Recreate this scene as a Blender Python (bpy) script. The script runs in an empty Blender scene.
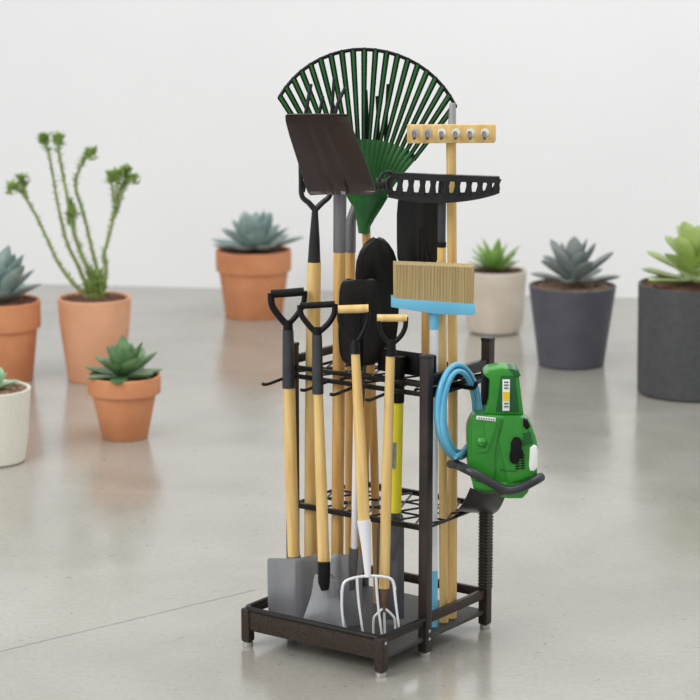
import bpy, bmesh, math, random
from mathutils import Vector, Matrix
from mathutils.geometry import tessellate_polygon
random.seed(7)
S = bpy.context.scene
COL = S.collection
PI = math.pi
V = Vector

# ------------------------------------------------------------------ camera
FPX = 2360.0
CAMH = 1.86
PITCH = math.atan(459 / FPX)
cam_d = bpy.data.cameras.new('camera')
cam = bpy.data.objects.new('camera', cam_d)
COL.objects.link(cam)
cam.location = (0, 0, CAMH)
cam.rotation_euler = (PI / 2 - PITCH, 0, 0)
cam_d.sensor_width = 36
cam_d.lens = 36 * FPX / 700
cam_d.clip_end = 200
cam_d.dof.use_dof = True
cam_d.dof.focus_distance = 5.82
cam_d.dof.aperture_fstop = 4.8
S.camera = cam

# ------------------------------------------------------------------ world, lights, exposure
S.view_settings.view_transform = 'Standard'
S.view_settings.look = 'None'
S.view_settings.gamma = 1
S.view_settings.use_curve_mapping = False
S.view_settings.exposure = 0.36
world = bpy.data.worlds.new('world')
S.world = world
world.use_nodes = True
bg = world.node_tree.nodes['Background']
bg.inputs[0].default_value = (0.95, 0.97, 1.0, 1)
bg.inputs[1].default_value = 0.62


def area(name, loc, target, size, sizey, power, color=(1, 1, 1)):
    d = bpy.data.lights.new(name, 'AREA')
    d.shape = 'RECTANGLE'
    d.size, d.size_y, d.energy, d.color = size, sizey, power, color
    o = bpy.data.objects.new(name, d)
    COL.objects.link(o)
    o.location = loc
    o.rotation_euler = (V(target) - V(loc)).to_track_quat('-Z', 'Y').to_euler()
    return o


area('soft_area_left', (-4.5, 3.0, 4.2), (0.3, 7.5, 0.3), 3.5, 3.0, 170, (1.0, 0.985, 0.96))  # broad soft area light from the upper left, no window modelled
area('ceiling_softbox', (1.5, 6.5, 4.8), (0.2, 7.5, 0.0), 5.0, 4.0, 105, (1.0, 0.99, 0.97))

# ------------------------------------------------------------------ geometry of view used to measure positions
CAM = V((0, 0, CAMH))
CF = V((0, math.cos(PITCH), -math.sin(PITCH)))
CR = V((1, 0, 0))
CU = V((0, math.sin(PITCH), math.cos(PITCH)))


def ray(x, y):
    return CF + CR * ((x - 350) / FPX) - CU * ((y - 350) / FPX)


def hit(x, y, p0, n):
    r = ray(x, y)
    return CAM + r * ((V(p0) - CAM).dot(n) / r.dot(n))


def ppm_at(p):
    return FPX / (V(p) - CAM).dot(CF)


# rack frame: a runs along the front, b to the back, z up
TH = -0.6212
RO = V((-0.2563, 5.6766, 0))
RU = V((math.cos(TH), math.sin(TH), 0))
RV = V((-math.sin(TH), math.cos(TH), 0))
RW, RM, RD, RT = 0.407, 0.190, 0.467, 0.763


def RL(a, b, z):
    return RO + RU * a + RV * b + V((0, 0, z))


def rloc(p):
    d = V(p) - RO
    return V((d.dot(RU), d.dot(RV), p[2]))


# ------------------------------------------------------------------ materials
def lin(c):
    c = c / 255.0
    return c / 12.92 if c <= 0.04045 else ((c + 0.055) / 1.055) ** 2.4


def rgb(r, g, b):
    return (lin(r), lin(g), lin(b), 1)


def mat(name, c1, c2=None, rough=0.5, metal=0.0, scale=20.0, bump=0.0, bscale=None, stretch=None, coat=0.0,
        detail=4.0, lo=0.35, hi=0.65, sss=0.0, spec=0.5):
    m = bpy.data.materials.new(name)
    m.use_nodes = True
    nt = m.node_tree
    N, L = nt.nodes, nt.links
    b = N['Principled BSDF']
    b.inputs['Roughness'].default_value = rough
    b.inputs['Metallic'].default_value = metal
    b.inputs['Specular IOR Level'].default_value = spec
    if coat:
        b.inputs['Coat Weight'].default_value = coat
    if sss:
        b.inputs['Subsurface Weight'].default_value = sss
        b.inputs['Subsurface Radius'].default_value = (0.01, 0.02, 0.005)
        b.inputs['Subsurface Scale'].default_value = 0.5
    tc = N.new('ShaderNodeTexCoord')
    mp = N.new('ShaderNodeMapping')
    L.new(tc.outputs['Object'], mp.inputs[0])
    if stretch:
        mp.inputs['Scale'].default_value = stretch
    c2 = c2 or c1
    n = N.new('ShaderNodeTexNoise')
    n.inputs['Scale'].default_value = scale
    n.inputs['Detail'].default_value = detail
    L.new(mp.outputs[0], n.inputs['Vector'])
    r = N.new('ShaderNodeValToRGB')
    r.color_ramp.elements[0].position = lo
    r.color_ramp.elements[1].position = hi
    r.color_ramp.elements[0].color = rgb(*c1)
    r.color_ramp.elements[1].color = rgb(*c2)
    L.new(n.outputs[0], r.inputs[0])
    L.new(r.outputs[0], b.inputs['Base Color'])
    if bump:
        n2 = N.new('ShaderNodeTexNoise')
        n2.inputs['Scale'].default_value = bscale or scale * 3
        n2.inputs['Detail'].default_value = 3
        L.new(mp.outputs[0], n2.inputs['Vector'])
        bp = N.new('ShaderNodeBump')
        bp.inputs['Strength'].default_value = bump
        bp.inputs['Distance'].default_value = 0.01
        L.new(n2.outputs[0], bp.inputs['Height'])
        L.new(bp.outputs[0], b.inputs['Normal'])
    return m


M = {}
M['wood'] = mat('pale_ash_wood', (232, 200, 134), (214, 176, 106), 0.45, scale=9, stretch=(9, 9, 0.6), detail=6)
M['wood_warm'] = mat('warm_ash_wood', (216, 176, 108), (190, 144, 80), 0.45, scale=9, stretch=(9, 9, 0.6), detail=6)
M['black'] = mat('black_satin_plastic', (11, 11, 12), (16, 16, 17), 0.42, spec=0.22, scale=30)
M['blade_black'] = mat('black_painted_steel', (17, 17, 17), (28, 27, 26), 0.34, spec=0.3, scale=6, stretch=(3, 3, 0.6), bump=0.05, bscale=60)
M['blade_brown'] = mat('brown_black_painted_steel', (36, 24, 19), (50, 34, 27), 0.26, metal=0.1, spec=0.5, scale=5, bump=0.05, bscale=60)
M['dark_metal'] = mat('dark_grey_powder_coat', (28, 28, 30), (40, 40, 41), 0.32, metal=0.1, spec=0.4, scale=12)
M['grip_grey'] = mat('charcoal_sleeve', (44, 46, 48), (60, 62, 64), 0.36, metal=0.2, scale=12)
M['brown_metal'] = mat('bronze_brown_hammered_metal', (38, 29, 24), (62, 47, 38), 0.42, metal=0.25, scale=150, bump=0.25, bscale=190)
M['post'] = mat('brown_grey_post_metal', (44, 38, 35), (60, 51, 46), 0.4, metal=0.3, scale=14, bump=0.08, bscale=120)
M['tray'] = mat('dark_textured_tray', (52, 51, 50), (78, 76, 74), 0.5, metal=0.2, scale=160, bump=0.3, bscale=200)
M['wire'] = mat('black_wire', (18, 17, 16), (28, 26, 24), 0.36, metal=0.1, spec=0.3, scale=20)
M['steel'] = mat('brushed_grey_steel', (150, 151, 155), (172, 173, 177), 0.3, metal=0.45, scale=5, stretch=(3, 3, 0.4), bump=0.04, bscale=80)
M['steel_dark'] = mat('dull_dark_steel', (92, 92, 95), (118, 118, 121), 0.36, metal=0.45, scale=7, stretch=(3, 3, 0.5))
M['bright'] = mat('polished_tine_steel', (216, 218, 220), (234, 235, 236), 0.25, metal=0.2, scale=10)
M['rust'] = mat('brown_socket', (96, 66, 46), (128, 96, 72), 0.5, metal=0.2, scale=30)
M['white'] = mat('white_enamel', (236, 236, 240), (226, 228, 233), 0.35, scale=8)
M['blue'] = mat('sky_blue_plastic', (104, 184, 220), (126, 200, 230), 0.38, scale=8)
M['hose'] = mat('blue_rubber_hose', (84, 172, 212), (118, 200, 230), 0.3, scale=12, coat=0.3)
M['yellow'] = mat('yellow_fibreglass', (226, 214, 34), (236, 226, 60), 0.35, scale=8)
M['green'] = mat('green_plastic', (36, 132, 34), (54, 150, 44), 0.34, scale=6, coat=0.2)
M['green_dark'] = mat('dark_green_plastic', (14, 84, 34), (20, 98, 42), 0.4, scale=6)
M['rake_green'] = mat('rake_green_plastic', (14, 80, 26), (28, 104, 34), 0.36, scale=14)
M['bristle'] = None
M['label_grey'] = mat('grey_label', (120, 136, 120), (150, 160, 146), 0.5, scale=60)
M['label_white'] = mat('white_label', (238, 242, 236), (228, 236, 228), 0.4, scale=10)
M['label_yellow'] = mat('yellow_label_mark', (228, 196, 40), (236, 206, 60), 0.4, scale=10)
M['silver'] = mat('silver_glide', (190, 186, 180), (210, 206, 200), 0.3, metal=0.7, scale=10)
M['terra'] = mat('terracotta', (214, 146, 102), (200, 131, 88), 0.75, scale=7, bump=0.05, bscale=80)
M['terra_pale'] = mat('pale_terracotta', (224, 168, 132), (212, 154, 118), 0.75, scale=7, bump=0.05, bscale=80)
M['cream_pot'] = mat('cream_ceramic', (214, 203, 188), (202, 190, 174), 0.6, scale=10)
M['white_pot'] = mat('speckled_white_stone', (228, 224, 210), (214, 210, 197), 0.65, scale=190, bump=0.1, bscale=90)
M['grey_pot'] = mat('slate_grey_ceramic', (82, 82, 92), (74, 74, 84), 0.5, scale=12)
M['charcoal_pot'] = mat('charcoal_ceramic', (64, 65, 67), (72, 73, 75), 0.55, scale=40, bump=0.05)
M['soil'] = mat('brown_soil', (64, 42, 32), (122, 84, 62), 0.9, scale=60, bump=0.8, bscale=90)
M['gravel'] = mat('tan_gravel', (92, 70, 54), (178, 148, 118), 0.9, scale=90, bump=0.8, bscale=90)
M['leaf_blue'] = mat('blue_green_leaf', (118, 142, 138), (166, 184, 178), 0.5, scale=10)
M['leaf_deep'] = mat('deep_green_leaf', (76, 112, 68), (116, 150, 104), 0.4, scale=12)
M['leaf_bright'] = mat('fresh_green_leaf', (106, 148, 66), (146, 180, 98), 0.42, scale=10)
M['leaf_lime'] = mat('lime_green_leaf', (140, 166, 84), (178, 198, 122), 0.4, scale=8)
M['leaf_slate'] = mat('slate_teal_leaf', (100, 112, 112), (150, 156, 152), 0.45, scale=10)
M['leaf_mint'] = mat('mint_leaf', (158, 198, 160), (186, 216, 182), 0.45, scale=14)
M['stem'] = mat('euphorbia_stem', (124, 156, 86), (152, 140, 92), 0.6, scale=14)
M['stem_leaf'] = mat('small_green_leaf', (128, 156, 78), (160, 184, 108), 0.5, scale=20)


def bristle_material():
    m = mat('tan_bristles', (190, 168, 120), (164, 142, 96), 0.85, scale=60, stretch=(9, 1, 0.12), bump=0.4, bscale=80)
    return m


M['bristle'] = bristle_material()


# ------------------------------------------------------------------ mesh helpers
class MB:
    def __init__(self):
        self.v, self.f, self.s = [], [], []

    def add(self, vs, fs, smooth=True):
        o = len(self.v)
        self.v += [tuple(p) for p in vs]
        self.f += [tuple(i + o for i in f) for f in fs]
        self.s += [smooth] * len(fs)
        return self

    def box(self, lo, hi, bev=0.0, xf=None):
        lo, hi = V(lo), V(hi)
        c, h = (lo + hi) / 2, (hi - lo) / 2
        bm = bmesh.new()
        bmesh.ops.create_cube(bm, size=2)
        for v in bm.verts:
            v.co = V((v.co.x * h.x, v.co.y * h.y, v.co.z * h.z)) + c
        if bev:
            bmesh.ops.bevel(bm, geom=list(bm.edges), offset=min(bev, min(h) * 0.9), segments=2, profile=0.6,
                            affect='EDGES')
        return self.bm(bm, xf)

    def bm(self, bm, xf=None, smooth=True):
        bm.verts.index_update()
        vs = [(xf @ v.co if xf else v.co.copy()) for v in bm.verts]
        fs = [[v.index for v in f.verts] for f in bm.faces]
        bm.free()
        return self.add(vs, fs, smooth)

    def tube(self, pts, r, n=10, closed=False, cap=True, flat=1.0, up=None):
        pts = [V(p) for p in pts]
        k = len(pts)
        rs = list(r) if hasattr(r, '__len__') else [r] * k
        vs, fs = [], []
        ref = None
        for i, p in enumerate(pts):
            if closed:
                t = pts[(i + 1) % k] - pts[i - 1]
            else:
                t = pts[min(i + 1, k - 1)] - pts[max(i - 1, 0)]
            t = t.normalized() if t.length > 1e-9 else V((0, 0, 1))
            if ref is None:
                ref = V(up) if up else (V((0, 1, 0)) if abs(t.y) < 0.9 else V((1, 0, 0)))
            ref = (ref - t * ref.dot(t)).normalized()
            s = t.cross(ref)
            for j in range(n):
                a = 2 * PI * j / n
                vs.append(p + (s * math.cos(a) + ref * (math.sin(a) * flat)) * rs[i])
        for i in range(k if closed else k - 1):
            i2 = (i + 1) % k
            for j in range(n):
                j2 = (j + 1) % n
                fs.append((i * n + j, i * n + j2, i2 * n + j2, i2 * n + j))
        if cap and not closed:
            fs.append(tuple(range(n - 1, -1, -1)))
            fs.append(tuple((k - 1) * n + j for j in range(n)))
        return self.add(vs, fs)

    def lathe(self, prof, n=48, c=(0, 0, 0)):
        vs, fs = [], []
        k = len(prof)
        for (r, z) in prof:
            for j in range(n):
                a = 2 * PI * j / n
                vs.append((c[0] + r * math.cos(a), c[1] + r * math.sin(a), c[2] + z))
        for i in range(k - 1):
            for j in range(n):
                j2 = (j + 1) % n
                fs.append((i * n + j, i * n + j2, (i + 1) * n + j2, (i + 1) * n + j))
        return self.add(vs, fs)

    def sheet(self, fn, nu, nv, th):
        """closed shell, fn(s,t) -> point, offset along the surface normal by th"""
        P = [[V(fn(i / nu, j / nv)) for i in range(nu + 1)] for j in range(nv + 1)]
        A, B = [], []
        for j in range(nv + 1):
            for i in range(nu + 1):
                du = P[j][min(i + 1, nu)] - P[j][max(i - 1, 0)]
                dv = P[min(j + 1, nv)][i] - P[max(j - 1, 0)][i]
                nn = du.cross(dv)
                nn = nn.normalized() if nn.length > 1e-12 else V((0, 1, 0))
                A.append(P[j][i] + nn * th / 2)
                B.append(P[j][i] - nn * th / 2)
        o = len(A)
        w = nu + 1
        fs = []
        for j in range(nv):
            for i in range(nu):
                a = j * w + i
                fs.append((a, a + 1, a + w + 1, a + w))
                fs.append((o + a, o + a + w, o + a + w + 1, o + a + 1))
        ring = [i for i in range(w)] + [j * w + nu for j in range(1, nv + 1)] + \
               [nv * w + i for i in range(nu - 1, -1, -1)] + [j * w for j in range(nv - 1, 0, -1)]
        for q in range(len(ring)):
            a, b = ring[q], ring[(q + 1) % len(ring)]
            fs.append((b, a, o + a, o + b))
        return self.add(A + B, fs)

    def slab(self, pts, y0, y1, bev=0.0, seg=2):
        """2D outline in x,z extruded along y with rounded rims"""
        bm = bmesh.new()
        vs = [bm.verts.new((p[0], y0, p[1])) for p in pts]
        f = bm.faces.new(vs)
        r = bmesh.ops.extrude_face_region(bm, geom=[f])
        for v in r['geom']:
            if isinstance(v, bmesh.types.BMVert):
                v.co.y = y1
        bmesh.ops.recalc_face_normals(bm, faces=list(bm.faces))
        if bev:
            es = [e for e in bm.edges if abs(e.verts[0].co.y - e.verts[1].co.y) < 1e-7 or seg > 2]
            bmesh.ops.bevel(bm, geom=es, offset=bev, segments=seg, profile=0.6, affect='EDGES')
        return self.bm(bm)

    def build(self, name, m, parent=None, sharp=True):
        me = bpy.data.meshes.new(name)
        me.from_pydata(self.v, [], self.f)
        me.validate()
        bm = bmesh.new()
        bm.from_mesh(me)
        bmesh.ops.recalc_face_normals(bm, faces=list(bm.faces))
        for f in bm.faces:
            f.smooth = True
        for e in bm.edges:
            if len(e.link_faces) == 2 and e.calc_face_angle(0) > math.radians(38):
                e.smooth = False
        bm.to_mesh(me)
        bm.free()
        me.materials.append(m)
        o = bpy.data.objects.new(name, me)
        COL.objects.link(o)
        if parent:
            o.parent = parent
        return o


def tag(o, label, cat, group=None):
    o['label'] = label
    o['category'] = cat
    if group:
        o['group'] = group
    return o


def empty(name, label, cat, loc, group=None, rz=0.0):
    o = bpy.data.objects.new(name, None)
    o.empty_display_size = 0.05
    COL.objects.link(o)
    o.location = loc
    o.rotation_euler = (0, 0, rz)
    return tag(o, label, cat, group)


def smooth_path(pts, n=6, closed=False):
    pts = [V(p) for p in pts]
    out = []
    k = len(pts)
    rng = range(k if closed else k - 1)
    for i in rng:
        if closed:
            p0, p1, p2, p3 = pts[i - 1], pts[i], pts[(i + 1) % k], pts[(i + 2) % k]
        else:
            p0, p1, p2, p3 = pts[max(i - 1, 0)], pts[i], pts[i + 1], pts[min(i + 2, k - 1)]
        for j in range(n):
            t = j / n
            out.append(0.5 * ((2 * p1) + (p2 - p0) * t + (2 * p0 - 5 * p1 + 4 * p2 - p3) * t * t +
                              (3 * p1 - p0 - 3 * p2 + p3) * t ** 3))
    if not closed:
        out.append(pts[-1])
    return out


# ------------------------------------------------------------------ setting
def floor_material():
    m = bpy.data.materials.new('polished_concrete')
    m.use_nodes = True
    N, L = m.node_tree.nodes, m.node_tree.links
    b = N['Principled BSDF']
    tc = N.new('ShaderNodeTexCoord')

    def noise(scale, detail, dist=0.0):
        n = N.new('ShaderNodeTexNoise')
        n.inputs['Scale'].default_value = scale
        n.inputs['Detail'].default_value = detail
        n.inputs['Distortion'].default_value = dist
        L.new(tc.outputs['Object'], n.inputs['Vector'])
        return n

    def ramp(src, p0, c0, p1, c1):
        r = N.new('ShaderNodeValToRGB')
        r.color_ramp.elements[0].position, r.color_ramp.elements[1].position = p0, p1
        r.color_ramp.elements[0].color, r.color_ramp.elements[1].color = c0, c1
        L.new(src, r.inputs[0])
        return r

    big = ramp(noise(1.6, 8, 0.8).outputs[0], 0.3, rgb(152, 148, 138), 0.7, rgb(171, 168, 158))
    fine = ramp(noise(60, 6).outputs[0], 0.3, (0.90, 0.90, 0.90, 1), 0.65, (1, 1, 1, 1))
    pit = ramp(noise(38, 2, 1.5).outputs[0], 0.27, (0.62, 0.60, 0.57, 1), 0.32, (1, 1, 1, 1))
    mx = N.new('ShaderNodeMix'); mx.data_type = 'RGBA'; mx.blend_type = 'MULTIPLY'
    mx.inputs[0].default_value = 1
    L.new(big.outputs[0], mx.inputs[6]); L.new(fine.outputs[0], mx.inputs[7])
    mx2 = N.new('ShaderNodeMix'); mx2.data_type = 'RGBA'; mx2.blend_type = 'MULTIPLY'
    mx2.inputs[0].default_value = 0.8
    L.new(mx.outputs[2], mx2.inputs[6]); L.new(pit.outputs[0], mx2.inputs[7])
    # sparse hairline scuffs: thin contours of a warped noise, kept only in a few patches
    sc = N.new('ShaderNodeMath'); sc.operation = 'SUBTRACT'; sc.inputs[1].default_value = 0.5
    L.new(noise(9, 2, 2.5).outputs[0], sc.inputs[0])
    ab = N.new('ShaderNodeMath'); ab.operation = 'ABSOLUTE'
    L.new(sc.outputs[0], ab.inputs[0])
    line = ramp(ab.outputs[0], 0.0, (1, 1, 1, 1), 0.004, (0, 0, 0, 1))
    patch = ramp(noise(5.3, 3).outputs[0], 0.58, (0, 0, 0, 1), 0.66, (1, 1, 1, 1))
    ml = N.new('ShaderNodeMath'); ml.operation = 'MULTIPLY'
    L.new(line.outputs[0], ml.inputs[0]); L.new(patch.outputs[0], ml.inputs[1])
    m2 = N.new('ShaderNodeMath'); m2.operation = 'MULTIPLY'; m2.inputs[1].default_value = 0.55
    L.new(ml.outputs[0], m2.inputs[0])
    mx3 = N.new('ShaderNodeMix'); mx3.data_type = 'RGBA'
    L.new(m2.outputs[0], mx3.inputs[0]); L.new(mx2.outputs[2], mx3.inputs[6])
    mx3.inputs[7].default_value = rgb(104, 100, 90)
    L.new(mx3.outputs[2], b.inputs['Base Color'])
    rr = N.new('ShaderNodeMapRange')
    L.new(noise(5, 6, 0.5).outputs[0], rr.inputs[0])
    rr.inputs[1].default_value, rr.inputs[2].default_value = 0.3, 0.7
    rr.inputs[3].default_value, rr.inputs[4].default_value = 0.13, 0.24
    L.new(rr.outputs[0], b.inputs['Roughness'])
    b.inputs['IOR'].default_value = 1.95
    bp = N.new('ShaderNodeBump')
    bp.inputs['Strength'].default_value = 0.05
    bp.inputs['Distance'].default_value = 0.004
    L.new(noise(45, 4).outputs[0], bp.inputs['Height'])
    L.new(bp.outputs[0], b.inputs['Normal'])
    return m


MF = floor_material()
MWL = mat('white_plaster', (238, 239, 239), (241, 242, 242), 0.85, scale=1.2)
fl = MB().box((-9, -3, -0.1), (9, 14, 0)).build('floor', MF)
fl['kind'] = 'structure'
wl = hit(0, 283, (0, 0, 0), V((0, 0, 1)))
wr = hit(640, 298, (0, 0, 0), V((0, 0, 1)))
wd = (wr - wl).normalized()
wn = V((-wd.y, wd.x, 0))
A, B = wl - wd * 6, wr + wd * 6
w = MB()
w.add([A, B, B + wn * 0.15, A + wn * 0.15] + [p + V((0, 0, 5)) for p in (A, B, B + wn * 0.15, A + wn * 0.15)],
      [(0, 1, 5, 4), (1, 2, 6, 5), (2, 3, 7, 6), (3, 0, 4, 7), (0, 3, 2, 1), (4, 5, 6, 7)], False)
wo = w.build('wall_back', MWL)
wo['kind'] = 'structure'
# saw-cut joint in the slab, a shallow dark groove line
j0, j1 = hit(-60, 666, (0, 0, 0), V((0, 0, 1))), hit(255, 590, (0, 0, 0), V((0, 0, 1)))
jd = (j1 - j0).normalized()
jn = V((-jd.y, jd.x, 0)) * 0.0011
MJ = mat('joint_filler', (128, 126, 120), (140, 138, 132), 0.8, scale=30)  # the joint's own grey, slightly mottled
jt = MB()
jp = []
nseg = 60
tot = (j1 - j0).length
for i in range(nseg + 1):
    c = j0 + jd * tot * i / nseg + jn * random.uniform(-1.2, 1.2)
    jp.append(c)
for i in range(nseg):
    a_, b_ = jp[i], jp[i + 1]
    e = V((0, 0, 0.0004))
    jt.add([a_ - jn + e, b_ - jn + e, b_ + jn + e, a_ + jn + e], [(0, 1, 2, 3)], False)
jo = jt.build('trim_1', MJ)
jo['kind'] = 'structure'


# ------------------------------------------------------------------ the rack
rack = empty('tool_rack', 'brown and black metal tool organizer rack with wire shelves and square posts', 'tool rack',
             RO, rz=TH)


def rbox(name, lo, hi, m, bev=0.003, parent=None):
    return MB().box(lo, hi, bev).build(name, m, parent or rack)


hw = 0.013
BLA = 0.022


def post(a, b, top, z0=0.012, m='post'):
    mb = MB().box((a - hw, b - hw, z0), (a + hw, b + hw, top), 0.004)
    p = mb.build('post', M[m], rack)
    MB().box((a - hw - 0.001, b - hw - 0.001, top - 0.004), (a + hw + 0.001, b + hw + 0.001, top + 0.006),
             0.004).build('cap', M['dark_metal'], p)
    return p


def glide(a, b):
    MB().lathe([(0, 0), (0.0125, 0), (0.0135, 0.003), (0.0135, 0.010), (0.010, 0.0125), (0, 0.0125)], 20,
               (a, b, 0)).build('foot_glide', M['silver'], rack)


post(RW, RM, 0.755)
post(0, RM, 0.740)
pbr = post(RW, RD, 0.755)
post(BLA, RD, 0.700)
# ridged sleeve on the rear right post
rg = MB()
for i in range(26):
    z = 0.108 + i * 0.0084
    rg.box((RW - hw - 0.0012, RD - hw - 0.0012, z), (RW + hw + 0.0012, RD + hw + 0.0012, z + 0.0045), 0.0011)
rg.build('ridged_sleeve', M['tray'], pbr)
# front legs
for a in (0, RW):
    MB().box((a - 0.013, -0.013, 0.012), (a + 0.013, 0.013, 0.099), 0.006).build('leg', M['brown_metal'], rack)
    glide(a, 0)
for (a, b) in ((RW, RM), (0, RM), (RW, RD), (BLA, RD)):
    glide(a, b)
# front apron, side rails and rim
rbox('apron', (0.008, -0.009, 0.044), (RW - 0.008, 0.007, 0.094), M['brown_metal'])
rim = MB()
rim.tube(smooth_path([(-0.004, RM - 0.012, 0.098), (-0.004, 0.03, 0.098), (0.000, 0.004, 0.098), (0.03, -0.006, 0.098),
                      (RW / 2, -0.006, 0.098), (RW - 0.03, -0.006, 0.098), (RW, 0.002, 0.098),
                      (RW + 0.004, 0.03, 0.098), (RW + 0.004, RM - 0.012, 0.098)], 6), 0.0075, 8)
rim.build('tray_rim', M['wire'], rack)
for a in (0, RW):
    rbox('side_rail', (a - 0.005, 0.012, 0.080), (a + 0.005, RM - 0.012, 0.097), M['brown_metal'])
    rbox('side_rail', (a - 0.007, RM + 0.012, 0.082), (a + 0.007, RD - 0.012, 0.106), M['brown_metal'])
rbox('back_rail', (BLA + 0.012, RD - 0.006, 0.082), (RW - 0.012, RD + 0.006, 0.106), M['brown_metal'])
rbox('tray_floor', (-0.004, -0.002, 0.040), (RW + 0.004, RD, 0.050), M['tray'], 0.002)
# rivets
for (a, b, z) in ((RW + 0.0135, RM, 0.066), (RW + 0.0135, RM, 0.046), (RW + 0.0135, 0, 0.085)):
    MB().tube([(a - 0.002, b, z), (a + 0.001, b, z), (a + 0.0018, b, z)], [0.0042, 0.0042, 0.002], 10).build(
        'rivet', M['silver'], rack)


# middle shelf
rbox('shelf_rail', (0.010, RM - 0.006, 0.319), (RW - 0.010, RM + 0.006, 0.333), M['wire'], 0.003)
rbox('shelf_rail', (BLA + 0.01, RD - 0.006, 0.319), (RW - 0.010, RD + 0.006, 0.333), M['wire'], 0.003)
# upper shelf
rbox('shelf_rail', (0.010, RM - 0.006, 0.678), (RW - 0.010, RM + 0.004, 0.689), M['wire'], 0.003)
rbox('shelf_rail', (0.010, RM - 0.006, 0.655), (RW - 0.010, RM + 0.004, 0.667), M['wire'], 0.003)
rbox('shelf_rail', (BLA + 0.01, RD - 0.006, 0.670), (RW - 0.010, RD + 0.006, 0.684), M['wire'], 0.003)
rbox('upper_side_rail', (RW - 0.009, RM + 0.012, 0.680), (RW + 0.009, RD - 0.010, 0.708), M['dark_metal'], 0.004)
rbox('upper_side_rail', (RW - 0.006, RM + 0.012, 0.650), (RW + 0.006, RD - 0.010, 0.664), M['dark_metal'], 0.004)
rbox('upper_side_rail', (-0.007, RM + 0.012, 0.690), (0.007, RD - 0.010, 0.712), M['dark_metal'], 0.004)
rbox('shelf_panel', (0.222, 0.247, 0.690), (RW - 0.012, 0.252, 0.748), M['black'], 0.002)
# prongs that keep the leaning handles apart
for a in (-0.004, 0.115, 0.205, 0.310):
    MB().tube(smooth_path([(a, RM + 0.0, 0.660), (a, RM - 0.06, 0.656), (a, RM - 0.100, 0.654), (a - 0.004, RM - 0.113, 0.657)], 5),
              0.0042, 8).build('prong', M['wire'], rack)
# hook for the hose
MB().tube(smooth_path([(RW + 0.004, 0.315, 0.664), (RW + 0.030, 0.315, 0.662), (RW + 0.056, 0.315, 0.664),
                       (RW + 0.064, 0.315, 0.680)], 5), 0.005, 8).build('hose_hook', M['black'], rack)


# ------------------------------------------------------------------ tools
POLES = []


class Tool:
    def __init__(s, name, label, cat, px0, b0, px1, py1, b1, z0=0.0505, group=None, o=None):
        if o is None:
            base = RO + RV * b0 + V((0, 0, z0)) - CAM
            k = (px0 - 350) / FPX
            a = (k * base.dot(CF) - base.dot(CR)) / (RU.dot(CR) - k * RU.dot(CF))
            s.o = CAM + base + RU * a
        else:
            s.o = V(o)
        if py1 is None:
            s.Z = V((0, 0, 1))
        else:
            top = hit(px1, py1, RL(0, b1, 0), RV)
            s.Z = (top - s.o).normalized()
        s.X = (CR - s.Z * CR.dot(s.Z)).normalized()
        s.Y = s.Z.cross(s.X)
        s.e = bpy.data.objects.new(name, None)
        s.e.empty_display_size = 0.05
        COL.objects.link(s.e)
        mt = Matrix((s.X, s.Y, s.Z)).transposed().to_4x4()
        mt.translation = s.o
        s.e.matrix_world = mt
        tag(s.e, label, cat, group)
        s.k = 1.0 / ppm_at(s.o + s.Z * 0.5)

    def L(s, px, py, off=0.0):
        p = hit(px, py, s.o + s.Y * off, s.Y) - s.o
        return V((p.dot(s.X), off, p.dot(s.Z)))

    def r(s, w):
        return w * 0.5 * s.k

    def rod(s, name, pts, widths, m, parent=None, off=0.0, n=14, flat=1.0, smooth=False):
        P = [s.L(x, y, off) for x, y in pts]
        W_ = widths if hasattr(widths, '__len__') else [widths] * len(P)
        W_ = [s.r(w_) for w_ in W_]
        if smooth:
            P2 = smooth_path(P, 5)
            W2 = []
            for i in range(len(P2)):
                t = i / (len(P2) - 1) * (len(P) - 1)
                i0 = min(int(t), len(P) - 2)
                W2.append(W_[i0] + (W_[i0 + 1] - W_[i0]) * (t - i0))
            P, W_ = P2, W2
        mw = s.e.matrix_world.copy()
        for i in range(len(P) - 1):
            POLES.append((rloc(mw @ P[i]), rloc(mw @ P[i + 1]), max(W_[i], W_[i + 1])))
        return MB().tube(P, W_, n, flat=flat).build(name, M[m], parent or s.e)

    def rods(s, name, lst, m, parent=None, n=10, flat=1.0):
        mb = MB()
        for pts, w_, off in lst:
            P = smooth_path([s.L(x, y, off) for x, y in pts], 5)
            if hasattr(w_, '__len__'):
                k = len(P)
                W_ = [s.r(w_[0] + (w_[1] - w_[0]) * i / (k - 1)) for i in range(k)]
            else:
                W_ = s.r(w_)
            mb.tube(P, W_, n, flat=flat)
        return mb.build(name, M[m], parent or s.e)

    def blade(s, name, rows, m, th=0.003, bulge=lambda u, t: 0.0, off=0.0, nu=16, nv=26, parent=None):
        """rows: (y, xl, xr) in measured order"""
        def row(t):
            q = t * (len(rows) - 1)
            i = min(int(q), len(rows) - 2)
            f = q - i
            r0, r1 = rows[i], rows[i + 1]
            return [r0[k] + (r1[k] - r0[k]) * f for k in range(3)]

        def fn(a, t):
            y, xl, xr = row(t)
            p = s.L(xl + (xr - xl) * a, y, off)
            p.y += bulge(a * 2 - 1, t)
            return p
        nv = max(nv, (len(rows) - 1) * 3)
        return MB().sheet(fn, nu, nv, th).build(name, M[m], parent or s.e)


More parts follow.
